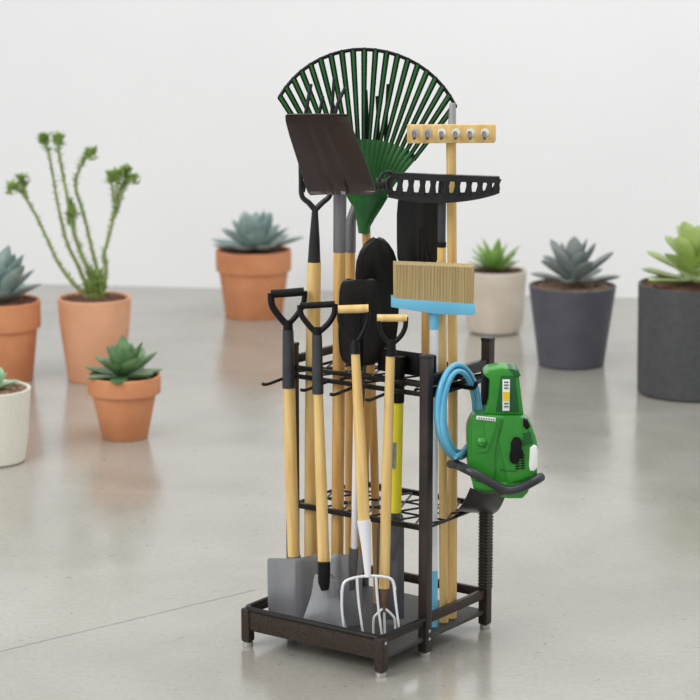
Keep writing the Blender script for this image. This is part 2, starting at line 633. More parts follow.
# --- front row: heads stand in the tray, handles lean on the upper shelf
t = Tool('d_handle_shovel', 'leftmost front shovel, black D grip, ash shaft, flat grey square blade', 'shovel',
         293, 0.115, 287, 330, 0.150, group='shovels with black D grips')
t.rod('shaft', [(294, 560), (291, 470), (289, 384)], 12.5, 'wood')
t.rod('sleeve', [(289, 388), (288, 330)], [13.5, 11], 'grip_grey')
g = t.rods('d_grip', [([(271, 294), (287, 293), (304, 291.5)], 8.5, 0), ([(271, 293), (272, 305), (279, 316), (287, 325)], 7, 0),
                      ([(305, 291), (303, 305), (296, 316), (288, 325)], 5.5, 0), ([(288, 320), (288, 338)], [9, 11], 0)],
           'black')
t.blade('blade', [(557, 269, 322), (559, 267.5, 326), (600, 268, 326), (618, 269, 326), (626, 272, 324)], 'steel', 0.0035,
        lambda u, q: -0.018 + 0.006 * max(0, -u) + 0.055 * max(0, u + 0.08) ** 1.3, nu=18)
t.rod('socket', [(294, 556), (295, 568), (296, 590)], [14, 11, 4], 'steel_dark', off=0.0)

t = Tool('d_handle_shovel', 'front shovel with black D grip and flared cone shaped grey blade', 'shovel',
         322, 0.052, 317, 330, 0.125, group='shovels with black D grips')
t.rod('shaft', [(324, 566), (321, 480), (318, 390)], [12, 11.5, 9.5], 'wood')
t.rod('sleeve', [(318, 394), (317, 335)], [11.5, 10], 'grip_grey')
t.rods('d_grip', [([(300, 306), (318, 305), (335, 304)], 6.5, 0), ([(300, 305), (301, 314), (307, 323), (316, 333)], 5.8, 0),
                  ([(335, 304), (334, 314), (328, 324), (318, 333)], 5.8, 0), ([(317, 327), (317, 345)], [9, 10], 0)], 'black')
t.rod('socket', [(324, 562), (324, 582), (325, 590)], [13, 12, 8], 'black', off=-0.016)
t.blade('blade', [(574, 316, 331), (580, 314, 337), (588, 313, 338), (598, 311, 338), (632, 299, 348)], 'steel', 0.0035,
        lambda u, q: (0.020 - 0.006 * q) * u * u - 0.008 - 0.012 * (1 - q), nu=14)

t = Tool('long_handled_scoop', 'white shafted tool with grey blade, partly behind the white fork', 'shovel',
         348, 0.145, 357, 380, 0.15)
t.rod('shaft', [(354, 560), (356, 440), (357, 372)], 6.5, 'white')
t.rod('socket', [(352, 590), (353, 568), (354, 548)], [5, 9, 10], 'steel_dark')
t.blade('blade', [(555, 334, 360), (560, 331, 362), (590, 330, 362), (628, 330, 362)], 'steel', 0.0035,
        lambda u, q: 0.012 * u * u + 0.004, nu=12)

t = Tool('garden_fork', 'digging fork with four bright curved tines and a pale wooden cross grip', 'garden fork',
         372, 0.052, 355, 345, 0.125)
t.rod('shaft', [(364, 524), (360, 440), (355, 346)], [12, 11.5, 8.5], 'wood')
t.rods('yoke', [([(339, 309), (340, 322), (346, 334), (354, 345)], 4.6, 0), ([(368, 309), (367, 322), (362, 334), (355, 345)], 4.6, 0),
                ([(355, 340), (355, 354)], [8, 11], 0)], 'black')
t.rod('grip', [(338, 309.5), (368.5, 308.5)], 8.5, 'wood')
t.rod('socket', [(363.7, 520), (366, 545), (368, 577)], [14, 10, 6], 'white')
t.rods('tines', [([(342, 592), (344, 583), (352, 578.5), (368, 576), (384, 577), (392, 580), (395, 590)], 3.2, 0),
                 ([(342, 590), (342, 610), (345, 636)], [3.2, 2.2], 0), ([(357, 578), (359, 605), (364, 640)], [3.2, 2.2], 0),
                 ([(376, 577), (378, 605), (383, 643)], [3.2, 2.2], 0), ([(394, 584), (396, 605), (400, 634)], [3.2, 2.2], 0)],
       'bright')

t = Tool('hand_cultivator', 'slim cultivator with three short prongs and pale cross grip, rightmost front handle', 'cultivator',
         385, 0.110, 392, 345, 0.152)
t.rod('shaft', [(384, 588), (387, 470), (390.5, 352)], [11, 10.5, 9], 'wood')
t.rods('yoke', [([(379, 318), (379, 328), (384, 338), (391, 345)], 5, 0), ([(406, 317), (405, 328), (400, 337), (391, 345)], 5, 0),
                ([(391, 340), (391, 356)], [9, 11], 0)], 'black')
t.rod('grip', [(377, 318), (407, 318)], 7.5, 'wood')
t.rod('socket', [(384, 586), (384, 612)], [8.5, 3.5], 'rust')
t.rods('prongs', [([(384, 608), (377, 614), (373.5, 620), (373.5, 637)], [3, 2.4], 0), ([(384, 608), (384.5, 620), (385, 640)], [3, 2.4], 0),
                  ([(384, 608), (391, 614), (395, 621), (395, 638)], [3, 2.4], 0)], 'bright')

t = Tool('yellow_handled_spade', 'spade with bright yellow shaft and long narrow grey blade behind the front handles', 'spade',
         390, 0.228, 398, 352, 0.225)
t.rod('shaft', [(395, 516), (397.5, 398)], 12.5, 'yellow')
t.rod('sleeve', [(397.5, 402), (398.7, 356)], 13.5, 'black')
lb = MB()
p0, p1 = t.L(394, 467), t.L(395, 441)


def wrap_label(p0, p1, rad, a0, a1, n=8):
    def fn(s_, q):
        a = a0 + (a1 - a0) * s_
        c = p0 + (p1 - p0) * q
        return V((c.x + rad * math.sin(a), c.y - rad * math.cos(a), c.z))
    return MB().sheet(fn, n, 2, 0.0006)


lab = wrap_label(p0, p1, t.r(12.5) + 0.0005, -0.9, 0.25).build('label_sticker', M['label_grey'], t.e)
tx = MB()
for i in range(9):   # illegible printed marks of the sticker
    q = 0.1 + i * 0.092
    c = p0 + (p1 - p0) * q
    rr_ = t.r(12.5) + 0.0012
    a = -0.35
    x, y = c.x + rr_ * math.sin(a), c.y - rr_ * math.cos(a)
    tx.box((x - 0.0035, y - 0.0004, c.z), (x + 0.0035, y + 0.0006, c.z + (0.0022 if i % 3 else 0.0036)))
tx.build('print', M['steel_dark'], lab)
t.blade('blade', [(515, 388, 402), (519, 381, 403.5), (530, 377, 404), (600, 377, 404), (620, 378, 404)], 'steel_dark', 0.0035,
        lambda u, q: 0.006 * u * u + 0.004, nu=10)
t.rod('socket', [(395, 512), (394, 535), (392, 560)], [13, 10, 4], 'steel_dark', off=-0.003)

# --- back rows: handles stand on the tray, heads up
# square mouth shovel
t = Tool('square_mouth_shovel', 'large brown black square shovel held blade up, overlapping the green rake', 'shovel',
         338, 0.232, 340, 250, 0.222)
t.rod('shaft', [(337, 588), (338.5, 420), (339.5, 246)], [12.5, 12.5, 12], 'wood_warm')
t.rod('socket', [(339.5, 252), (340, 192), (340, 160)], [12.5, 13, 5], 'steel_dark', off=0.0)
rows = [(112, 287, 347), (114, 286, 348.5), (120, 286.5, 350), (135, 290.5, 356), (160, 298.5, 366), (183, 306, 374), (189, 308, 375),
        (192, 311, 373)]
t.blade('blade', rows, 'blade_brown', 0.003,
        lambda u, q: -0.020 - 0.022 * (1 - q) - 0.014 * abs(u) ** 3 - 0.018 * max(0, (q - 0.5) / 0.5) ** 1.4 -
        0.007 * (math.exp(-((u + 0.32) / 0.07) ** 2) + math.exp(-((u - 0.12) / 0.08) ** 2)) * min(1, max(0, (q - 0.3) * 3)), nu=44, nv=36)
# fork behind it
t = Tool('spading_fork', 'upturned fork with pale shaft, dark neck and U shoulders left of the shovel', 'garden fork',
         311, 0.222, 313, 262, 0.217)
t.rod('shaft', [(311, 580), (312, 420), (314, 262)], [14, 14.5, 14], 'wood')
t.rod('neck', [(314, 268), (314.5, 240), (315, 206)], [13.5, 10.5, 5.5], 'dark_metal')
t.rods('tines', [([(315, 210), (309, 203), (302, 196), (301, 180), (301, 150), (306, 112), (311, 84)], [6, 3.4], 0),
                 ([(315, 210), (322, 203), (330, 195), (331, 180), (330, 150), (336, 110), (345, 88)], [6, 3.4], 0),
                 ([(303, 192), (310, 160), (318, 120), (323, 96)], [4, 3.0], 0.004),
                 ([(329, 192), (325, 160), (331, 120), (334, 78)], [4, 3.0], 0.004)], 'dark_metal')
# second fork
t = Tool('manure_fork', 'tall fork with grey neck whose dark tines show through the green rake', 'garden fork',
         350, 0.395, 350, 250, 0.395)
t.rod('shaft', [(350, 560), (350, 400), (350.5, 246)], [10, 10, 9.5], 'wood_warm')
t.rod('neck', [(350.5, 252), (351, 220), (361, 190), (366, 178)], [10.5, 10, 8, 6], 'steel_dark')
t.rods('tines', [([(366, 180), (359, 168), (357, 150), (357, 120), (355, 84)], [5, 3.2], 0),
                 ([(366, 180), (367, 150), (367, 120), (366, 90)], [4.5, 3.2], 0),
                 ([(366, 180), (374, 168), (377, 150), (378, 120), (377, 96)], [5, 3.2], 0),
                 ([(366, 182), (380, 172), (385, 155), (386, 125), (388, 84)], [5, 3.2], 0)], 'dark_metal')
# round point shovel
t = Tool('round_point_shovel', 'black round point shovel, blade up below the green rake', 'shovel',
         359, 0.325, 376, 300, 0.325)
t.rod('shaft', [(360, 572), (366, 440), (373, 330)], [8, 8, 8], 'wood_warm')
rows = [(238, 374, 379), (240, 370, 384), (245, 364.5, 389), (252, 360, 393.5), (262, 356.5, 397), (275, 355.5, 399), (300, 356, 399),
        (325, 358, 398), (340, 362, 396), (348, 368, 390)]
t.blade('blade', rows, 'blade_black', 0.003, lambda u, q: 0.014 * u * u - 0.004, nu=16)
t.rod('socket', [(372.5, 348), (375, 310), (376, 285)], [9, 8, 3], 'black', off=-0.004)
# small spade in front
t = Tool('rounded_spade', 'black spade with rounded corners, blade up right behind the wooden cross grip', 'spade',
         352, 0.262, 360, 300, 0.196)
t.rod('shaft', [(353, 585), (356, 470), (358, 362)], [8, 8, 8], 'wood_warm')
rows = [(279.5, 349, 371), (281, 344, 376), (285, 341, 379.5), (292, 339.5, 381), (310, 339, 382), (335, 338.5, 382), (352, 339.5, 381),
        (360, 342, 379), (365, 347, 374)]
t.blade('blade', rows, 'blade_black', 0.003, lambda u, q: 0.010 * u * u - 0.004, nu=16)
t.rod('socket', [(358, 370), (359, 340), (360, 312)], [9.5, 8, 3], 'black', off=-0.003)
# rectangular spade behind the broom
t = Tool('flat_spade', 'black rectangular spade, blade up between level rake and broom bristles', 'spade',
         425, 0.375, 424, 300, 0.375)
t.rod('shaft', [(425, 600), (425.5, 450), (426, 262)], [9, 9, 8.5], 'wood_warm')
rows = [(193, 404, 434), (196, 400, 437), (202, 398, 438), (215, 397, 438.5), (240, 397, 438.5), (258, 397.5, 438), (264, 400, 436)]
t.blade('blade', rows, 'blade_black', 0.003, lambda u, q: 0.010 * u * u + 0.003 * math.exp(-((u + 0.1) / 0.15) ** 2), nu=18)
t.rod('socket', [(426, 285), (424, 255), (421, 228)], [9.5, 8, 3], 'black', off=-0.002)

# leaf rake
t = Tool('leaf_rake', 'wide green fan leaf rake standing head up at the top', 'rake',
         378, 0.352, 365, 232, 0.368)
t.rod('shaft', [(378, 606), (374, 450), (366, 226)], [8.5, 8.5, 8.5], 'wood_warm')
hubx, huby = 363.0, 227.0


def fan(ang, rr, off=0.0):
    return t.L(hubx + rr * math.sin(ang), huby - rr * math.cos(ang), off)


AL, AR = math.radians(-32.5), math.radians(37.0)


def rout(ang):
    q = ang / (-AL if ang < 0 else AR)
    return 177.5 - 23 * abs(q) ** 2 if ang < 0 else 177.5 - 25 * abs(q) ** 2


# palm with socket
pb = []
for i in range(25):
    a = AL + (AR - AL) * i / 24
    pb.append((hubx + 90 * math.sin(a) * (1 if a < 0 else 0.93), huby - 88 * math.cos(a) * (1 - 0.05 * max(0, a))))


def palm(s_, q):
    a = AL + (AR - AL) * s_
    rr = 26 + 62 * q
    k = 0.55 + 0.45 * q
    p = t.L(hubx + 2 + rr * math.sin(a) * (0.92 if q < 0.5 else 0.92 + 0.08 * (q - .5) * 2), huby - rr * math.cos(a))
    p.y -= 0.010 * (1 - (s_ * 2 - 1) ** 2) - 0.004 * math.cos(s_ * 19 * 2 * PI) * q * 0.5
    return p


pm = MB().sheet(palm, 76, 10, 0.004).build('palm', M['rake_green'], t.e)
t.blade('socket', [(196, 352, 388), (206, 354, 382), (218, 357, 374), (226, 358.5, 369.5), (233, 359.5, 369)], 'rake_green', 0.006,
        lambda u, q: -0.012 * (1 - u * u) - 0.003, nu=12)
NT = 20
angs = [AL + (AR - AL) * i / (NT - 1) for i in range(NT)]
for a in angs:
    r0, r1 = 84, rout(a)
    mb = MB()
    P = [fan(a, r0 + (r1 - r0) * i / 8, -0.004 - 0.006 * (i / 8)) for i in range(9)]
    P.append(fan(a, r1 + 1.0, 0.012))
    mb.tube(P, [t.r(4.2 + 1.9 * i / 8) for i in range(9)] + [t.r(4.5)], 8, flat=0.55, up=(0, 1, 0))
    ti = mb.build('tine', M['black'], t.e)
    rb = MB().tube([p + V((0, -t.r(3.0), 0)) for p in P[:9]], [t.r(1.4 + 1.1 * i / 8) for i in range(9)], 6, flat=0.6, up=(0, 1, 0))
    rb.build('green_rib', M['rake_green'], ti)
bd = MB()
bd.tube([fan(AL + (AR - AL) * i / 48, rout(AL + (AR - AL) * i / 48), -0.007) for i in range(49)], t.r(3.6), 8)
bd.build('tip_band', M['black'], t.e)

# hay rake
t = Tool('wooden_hay_rake', 'pale wooden hay rake with pegged crossbar high on the right', 'rake',
         452, 0.360, 451, 160, 0.372)
t.rod('shaft', [(452, 625), (453, 400), (452, 250), (451, 128)], [9.5, 9.5, 9.5, 10], 'wood')
c0, c1 = t.L(407, 132.5, -0.010), t.L(495.5, 134, -0.010)
hb = MB()
z0, z1 = t.L(451, 142.5, -0.01).z, t.L(451, 124, -0.01).z
x0, x1 = c0.x, c1.x
ins = 0.006
outl = [(x0, z0 + ins * .3), (x0 + ins * .3, z0), (x1 - ins * .8, z0 - 0.001), (x1 - ins * .2, z0 + ins * .4), (x1, z0 + ins), (x1, z1 - ins),
        (x1 - ins * .3, z1 - ins * .3), (x1 - ins, z1 - 0.001), (x0 + ins * .3, z1), (x0, z1 - ins * .3)]
hb.slab(outl, -0.026, -0.006, 0.002)
bar = hb.build('crossbar', M['wood'], t.e)
for px in (415, 428, 442, 456, 470.5, 485):
    c = t.L(px, 132.5, -0.026)
    rr_ = t.r(8)
    MB().tube([c + V((0, 0.001, 0)), c + V((0, -0.0012, 0))], [rr_, rr_], 14).build('peg_hole', M['label_white'] if px > 440 else M['silver'], bar)
    MB().tube([c + V((-rr_ * .25, -0.001, -0.001)), c + V((-rr_ * .25, -0.03, -0.012))], [t.r(4.2), t.r(3.4)], 10).build(
        'peg', M['steel_dark'], bar)
t.rod('tip', [(452, 128), (452.5, 110), (452.5, 103)], [8, 7, 5.5], 'steel', off=0.004)

# level rake
t = Tool('level_head_rake', 'black wide bow rake head with slots and grey neck in front of hay rake pole', 'rake',
         444, 0.318, 442, 250, 0.315)
t.rod('shaft', [(444, 625), (443, 450), (441.5, 246)], [9, 9, 8.5], 'wood')
t.rod('neck', [(441.5, 243), (442, 194), (442, 180)], [8, 8.5, 6], 'grip_grey')
t.rod('collar', [(441.5, 247), (441.5, 242)], [9.5, 9.5], 'black')
hd = MB()


def strip(top, bot, y0, y1, n=24):
    """closed bar whose upper and lower edges follow two functions of x (pixels)"""
    pts = []
    xs = [388 + (499 - 388) * i / n for i in range(n + 1)]
    P = [t.L(x, top(x)) for x in xs] + [t.L(x, bot(x)) for x in reversed(xs)]
    return MB().slab([(p.x, p.z) for p in P], y0, y1, 0.0)


tp = lambda x: 171.5 + (x - 388) * 0.035
bt = lambda x: tp(x) + 6.5
lo_t = lambda x: 188.5 + 3.5 * (1 - ((x - 440) / 60) ** 2) - max(0, x - 480) * 0.15
lo_b = lambda x: 190 + 12 * max(0.05, 1 - ((x - 437) / 66) ** 2) ** 0.8
s1 = strip(tp, bt, -0.030, -0.010)
s2 = strip(lo_t, lo_b, -0.022, -0.014)
s1.add(s2.v, s2.f)
s1.build('head', M['dark_metal'], t.e)
for x in [390, 400, 411, 422.5, 433, 446.5, 457.5, 469, 480, 489.5, 497]:
    P = [t.L(x + 0.6, bt(x) - 3, -0.022), t.L(x, (bt(x) + lo_t(x)) / 2, -0.024), t.L(x - 0.8, lo_t(x) + 3, -0.020)]
    MB().tube(P, [t.r(8.0), t.r(5.2), t.r(8.0)], 8, flat=0.8, up=(0, 1, 0)).build('tooth', M['dark_metal'], t.e)
t.rod('clamp', [(376, 184), (388, 184)], [13, 8], 'dark_metal', off=-0.020)
t.rods('clamp_loop', [([(380, 194), (379, 182), (383, 173), (392, 172)], 3.4, -0.030), ([(388, 192), (386, 182), (391, 176)], 3.4, -0.034)],
       'dark_metal')

# broom
t = Tool('push_broom', 'upturned broom with tan bristles, light blue block and white pole', 'broom',
         433, 0.272, 433.5, 312, 0.262)
t.rod('shaft', [(433, 572), (433.5, 450), (434, 322)], 9.0, 'white')
t.rod('pole_end', [(433, 628), (433, 570)], 9.6, 'blue')
t.rod('ferrule', [(434, 329), (434, 306)], [9.5, 12], 'blue')
P = [t.L(391, 296), t.L(474, 302), t.L(475.5, 311), t.L(472, 313.5), t.L(436, 312.5), t.L(391, 305.5)]
MB().slab([(p.x, p.z) for p in P], -0.026, 0.022, 0.004).build('block', M['blue'], t.e)
bx0, bx1 = t.L(394, 290).x, t.L(473, 290).x


def brush(side):
    def fn(s_, q):
        x = 394 + (473 - 394) * s_
        yb = 298 + 5 * s_
        yt = 262.5 + 3.2 * s_ + (1.5 if s_ > 0.985 else 0)
        p = t.L(x, yb + (yt - yb) * q)
        p.y = side * (0.021 + 0.003 * q) + 0.0007 * math.sin(s_ * 2 * PI * 26) * (0.5 + q)
        return p
    return fn


bb = MB().sheet(brush(-1), 208, 6, 0.006).sheet(brush(1), 208, 6, 0.006)


def topfn(s_, q):
    p = t.L(394.3 + (472.6 - 394.3) * s_, 263.3 + 3.2 * s_)
    p.y = -0.022 + 0.044 * q
    return p


bb.sheet(topfn, 60, 4, 0.004)
for xx in (394.6, 472.4):
    def endfn(s_, q, xx=xx):
        yb = 298 + (5 if xx > 450 else 0)
        p = t.L(xx, yb + (264 + (3 if xx > 450 else 0) - yb) * q)
        p.y = -0.022 + 0.044 * s_
        return p
    bb.sheet(endfn, 4, 4, 0.003)
bb.build('bristles', M['bristle'], t.e)

bpy.context.view_layer.update()
for o in list(COL.objects):   # heads and handle ends stand flat on the tray
    if o.type == 'MESH' and o.parent is not None and o.parent is not rack:
        mw = o.matrix_world
        low = [v for v in o.data.vertices if (mw @ v.co).z < 0.0502]
        if low and (mw @ low[0].co).z > 0.03:
            inv = mw.inverted()
            for v in low:
                w_ = mw @ v.co
                w_.z = 0.0502
                v.co = inv @ w_

# ------------------------------------------------------------------ wire grids of the rack, bent around the handles they hold
def lattice(name, z, step, r=0.0028):
    near = []
    for p, q, rad in POLES:
        lo_, hi_ = (p, q) if p.z < q.z else (q, p)
        if lo_.z <= z <= hi_.z and hi_.z - lo_.z > 1e-6:
            f = (z - lo_.z) / (hi_.z - lo_.z)
            near.append((lo_.x + (hi_.x - lo_.x) * f, lo_.y + (hi_.y - lo_.y) * f, rad + r + 0.0015))

    def bent(a, b, n=40):
        out = []
        for i in range(n + 1):
            x, y = a[0] + (b[0] - a[0]) * i / n, a[1] + (b[1] - a[1]) * i / n
            for _ in range(3):
                for (cx, cy, rr) in near:
                    d = math.hypot(x - cx, y - cy)
                    if d < rr:
                        ux, uy = ((x - cx) / d, (y - cy) / d) if d > 1e-6 else (1, 0)
                        x, y = cx + ux * rr, cy + uy * rr
            out.append((x, y, z))
        return out
    mb = MB()
    b0, b1 = RM + 0.005, RD - 0.005
    n = 3
    rows = [b0 + (b1 - b0) * i / n for i in range(n + 1)]
    for b in rows[1:-1]:
        mb.tube(bent((0.005, b), (RW - 0.005, b), 120), r, 6)
    k = int(RW / step)
    for i in range(n):
        for j in range(k):
            x0, x1 = RW * j / k, RW * (j + 1) / k
            a, b = (x0, x1) if (j + i) % 2 == 0 else (x1, x0)
            mb.tube(bent((a, rows[i]), (b, rows[i + 1]), 30), r, 6)
    for a in (0.0, RW):
        mb.tube([(a, b0, z), (a, b1, z)], r * 1.4, 6)
    return mb.build(name, M['wire'], rack)


lattice('wire_grid', 0.326, 0.034)
lattice('wire_grid', 0.668, 0.036)

# ------------------------------------------------------------------ hose, washer, cradle
def ra(px, py, a):
    return rloc(hit(px, py, RL(a, 0, 0), RU))


hose = empty('garden_hose', 'light blue rubber hose coiled on a hook at the rack side', 'hose', RL(RW + 0.04, 0.31, 0.69), rz=TH)
ho = V((RW + 0.04, 0.31, 0.69))
for i, (da, sx, sy, ox, oy) in enumerate(((0.034, 19.5, 46.5, 457.5, 411), (0.024, 21.5, 46, 458, 412), (0.019, 17.5, 43.5, 458, 410.5),
                                          (0.042, 16.5, 42.5, 458.5, 413.5), (0.030, 15.5, 40.5, 459.5, 411.5))):
    pts = []
    for j in range(56):
        an = 2 * PI * j / 56
        a_ = RW + da + 0.002 * math.sin(an + i)
        pts.append(ra(ox + sx * math.cos(an), oy - sy * math.sin(an), a_) - ho)
    MB().tube(pts, 0.0068, 10, closed=True).build('coil', M['hose'], hose)
MB().tube(smooth_path([ra(455, 457, RW + 0.05) - ho, ra(463, 453, RW + 0.05) - ho, ra(470, 447, RW + 0.045) - ho, ra(478, 441, RW + 0.035) - ho], 6),
          0.0066, 10).build('hose_end', M['hose'], hose)

mo = RL(0.535, 0.355, 0.395)


class Body(Tool):
    pass


mo = hit(502, 492, RL(0.535, 0.355, 0), V((0, 1, 0)))
t = Tool('pressure_washer', 'green plastic pressure washer with black trim sitting in the rack side cradle', 'pressure washer',
         0, 0, 0, None, 0, o=mo)


def px_slab(pts, y0, y1, bev, name, m, parent=None, seg=2):
    P = [t.L(x, y, y0) for x, y in pts]
    return MB().slab([(p.x, p.z) for p in P], y0, y1, bev, seg).build(name, m, parent or t.e)


body = px_slab([(473, 417), (491, 415), (521, 417), (531, 423), (536, 437), (538, 445), (537.5, 480), (529, 486), (500, 492), (474, 488), (468, 470),
                (467, 430)], -0.055, 0.030, 0.012, 'body', M['green'], seg=3)
lower = px_slab([(472, 480), (500, 482), (530, 482), (529, 492), (523, 499), (508, 499), (474, 492)], -0.058, 0.025, 0.008, 'skirt', M['green'], seg=3)
# right shoulder panel and raised left panel
px_slab([(505, 416), (520, 416), (529, 424), (533, 438), (534, 476), (508, 484), (503, 460), (499, 440)], -0.062, -0.050, 0.004, 'side_panel',
        M['green'])
px_slab([(472, 417), (501, 419), (496, 446), (494, 484), (474, 480), (471, 452)], -0.060, -0.050, 0.004, 'front_panel', M['green'])
# upper handle tower
hn = px_slab([(483, 375), (488, 370), (502, 367.5), (516, 369.5), (519, 375), (522, 400), (524, 416), (484, 415), (489, 400), (490, 380)], -0.045,
             0.030, 0.006, 'handle_tower', M['green'], seg=3)
px_slab([(501, 376), (515, 376), (519, 412), (496, 412)], -0.048, -0.038, 0.003, 'recess_panel', M['green_dark'], hn)
px_slab([(483, 374), (489, 374), (489, 405), (482, 405)], -0.010, 0.040, 0.003, 'rear_column', M['black'], hn)
px_slab([(509, 368.5), (518, 370.5), (521, 376), (516, 378)], -0.050, 0.02, 0.002, 'trigger', M['green_dark'], hn)
st = px_slab([(502.5, 379.5), (510, 379.5), (509.5, 411), (502.5, 411)], -0.0495, -0.046, 0.0006, 'side_sticker', M['label_white'], hn)
px_slab([(503, 392), (509.6, 392), (509.4, 401), (503, 401)], -0.0505, -0.049, 0.0, 'yellow_mark', M['label_yellow'], st)
for i, y in enumerate((381.5, 384.5, 387.5, 403, 406)):
    px_slab([(504, y), (508.5, y), (508.5, y + 1.4), (504, y + 1.4)], -0.0505, -0.049, 0.0, 'print', M['steel_dark'], st)
nm = px_slab([(476.5, 415.8), (496, 418), (495.5, 421.6), (476, 419.3)], -0.0625, -0.060, 0.0005, 'name_sticker', M['label_white'], t.e)
for i in range(7):
    x = 478.3 + i * 2.5
    px_slab([(x, 417.3 + i * .26), (x + 1.3, 417.5 + i * .26), (x + 1.3, 419.0 + i * .26), (x, 418.8 + i * .26)], -0.0632, -0.062, 0.0, 'print',
            M['steel_dark'], nm)
c = t.L(514, 444, -0.062)
kn = MB()
ks = [t.L(x, y) for x, y in ((511.5, 432), (514.5, 431), (518, 432), (520, 436), (519.5, 442), (521.5, 446), (521, 450), (517, 453), (514.5, 456.5), (510.5, 457), (508, 454), (507.5, 449), (509, 444), (509, 437))]
kn.slab([(p.x, p.z) for p in ks], -0.074, -0.060, 0.0015, 2)
kn.build('control_knob', M['black'], t.e)
px_slab([(523.5, 419), (528, 420), (530.5, 427), (527, 430), (523.5, 427)], -0.070, -0.05, 0.003, 'nozzle_cap', M['black'], t.e, 3)
px_slab([(530, 448), (534, 445.5), (537, 447), (538, 452), (537.5, 468), (534, 471.5), (530, 471), (529, 466)], -0.068, -0.040, 0.003, 'white_panel',
        M['label_white'], t.e, 3)
for i in range(6):
    for j in range(2):
        if i == 0 and j == 0:
            continue
        x_, y_ = 515.5 + 5.2 * j, 456 + i * 2.5 - 0.6 * j
        px_slab([(x_, y_), (x_ + 4.0, y_ - 0.4), (x_ + 4.0, y_ + 0.9), (x_, y_ + 1.3)], -0.0635, -0.061, 0.0, 'vent', M['black'])
for i in range(4):   # raised ribs on the right shoulder
    y_ = 434 + i * 3.4
    px_slab([(523, y_), (531 + i * .6, y_ - 2.2), (531.5 + i * .6, y_ - 0.6), (523, y_ + 1.6)], -0.066, -0.060, 0.0004, 'rib', M['green_dark'])
px_slab([(500, 470), (517, 471), (517, 472), (500, 471)], -0.0628, -0.061, 0.0, 'seam', M['green_dark'])
px_slab([(484, 421), (497, 422.5), (493, 438), (487, 452), (477, 453), (476, 450), (486, 448)], -0.0635, -0.059, 0.0012, 'moulded_ridge', M['green'])
bp_ = t.L(482, 445, -0.060)
MB().tube([bp_ + V((0, 0.004, 0.006)), bp_ + V((0, -0.003, 0.002)), bp_ + V((0, -0.006, -0.002))], [t.r(13), t.r(10), t.r(3)], 16).build(
    'boss', M['green'], t.e)

# cradle on the rack side (children of the rack)


def wy(px, py, y):
    return rloc(hit(px, py, (0, y, 0), V((0, 1, 0))))


yf = mo.y
hoop = MB()
hoop.tube(smooth_path([wy(451, 464, 5.69), wy(457, 465, 5.64), wy(470, 471, yf - 0.085), wy(490, 482, yf - 0.088), wy(506, 490, yf - 0.086),
                       wy(520, 488, yf - 0.080), wy(534, 481, yf - 0.074), wy(541, 477, yf - 0.05)], 6), 0.0115, 12)
hoop.build('cradle_hoop', M['grip_grey'], rack)


def crad(s_, q):
    # from the rack side (q=0, low) out to under the machine front (q=1, high)
    xa = 455 + (494 - 455) * s_
    xb = 470 + (508 - 470) * s_
    ya = 511 + 2 * s_
    yb = 488 + 5 * math.sin(s_ * PI)
    x = xa + (xb - xa) * q ** 0.6
    y = ya + (yb - ya) * q
    d = (5.765 - 0.055 * (1 - s_)) + ((yf - 0.068) - (5.765 - 0.055 * (1 - s_))) * q ** 0.3
    return wy(x, y, d)


MB().sheet(crad, 16, 10, 0.004).build('cradle_tray', M['dark_metal'], rack)
MB().tube(smooth_path([wy(456, 516, 5.70), wy(466, 512, 5.73), wy(480, 510, 5.77)], 4), 0.004, 8).build('cradle_strut', M['wire'], rack)


# ------------------------------------------------------------------ potted plants
def leaf(mb, base, az, elev, length, width, curve=0.5, cup=0.25, th=0.10, tip=1.0, n=9, belly=0.45):
    """one fleshy leaf; az around the plant, elev from the horizontal, curving upward by curve radians"""
    out = V((math.cos(az), math.sin(az), 0))
    side = V((-math.sin(az), math.cos(az), 0))
    p = V(base)
    vs, fs = [], []
    m = 8
    step = length / n
    for i in range(n + 1):
        q = i / n
        e = elev + curve * (q - 0.3)
        d = out * math.cos(e) + V((0, 0, 1)) * math.sin(e)
        nn = d.cross(side)
        if nn.z < 0:
            nn = -nn
        if q < belly:
            wd_ = 0.5 + 0.5 * math.sin(q / belly * PI / 2)
        else:
            wd_ = max(0.0, 1 - ((q - belly) / (1 - belly)) ** (1.9 * tip)) ** (0.9)
        wd_ = max(wd_, 0.03) * width / 2
        tk = wd_ * th * 2 + width * 0.03 * (1 - q)
        for j in range(m):
            a = 2 * PI * j / m
            x = math.cos(a)
            c = cup * (x * x) * wd_
            vs.append(p + side * (x * wd_) + nn * (math.sin(a) * tk + c))
        p = p + d * step
    for i in range(n):
        for j in range(m):
            j2 = (j + 1) % m
            fs.append((i * m + j, i * m + j2, (i + 1) * m + j2, (i + 1) * m + j))
    fs.append(tuple(range(m)))
    fs.append(tuple(n * m + j for j in range(m)))
    mb.add(vs, fs)


def rosette(rings, base_z, seed, **kw):
    """rings: (count, elev, length, width, radius at base, z lift)"""
    rnd = random.Random(seed)
    mb = MB()
    ph = rnd.uniform(0, 6)
    for (cnt, el, ln, wd_, r0, dz) in rings:
        ph += 2.4
        for i in range(cnt):
            az = ph + 2 * PI * i / cnt + rnd.uniform(-0.12, 0.12)
            b = (r0 * math.cos(az), r0 * math.sin(az), base_z + dz)
            leaf(mb, b, az, el + rnd.uniform(-0.08, 0.08), ln * rnd.uniform(0.82, 1.08), wd_ * rnd.uniform(0.85, 1.1), **kw)
    return mb


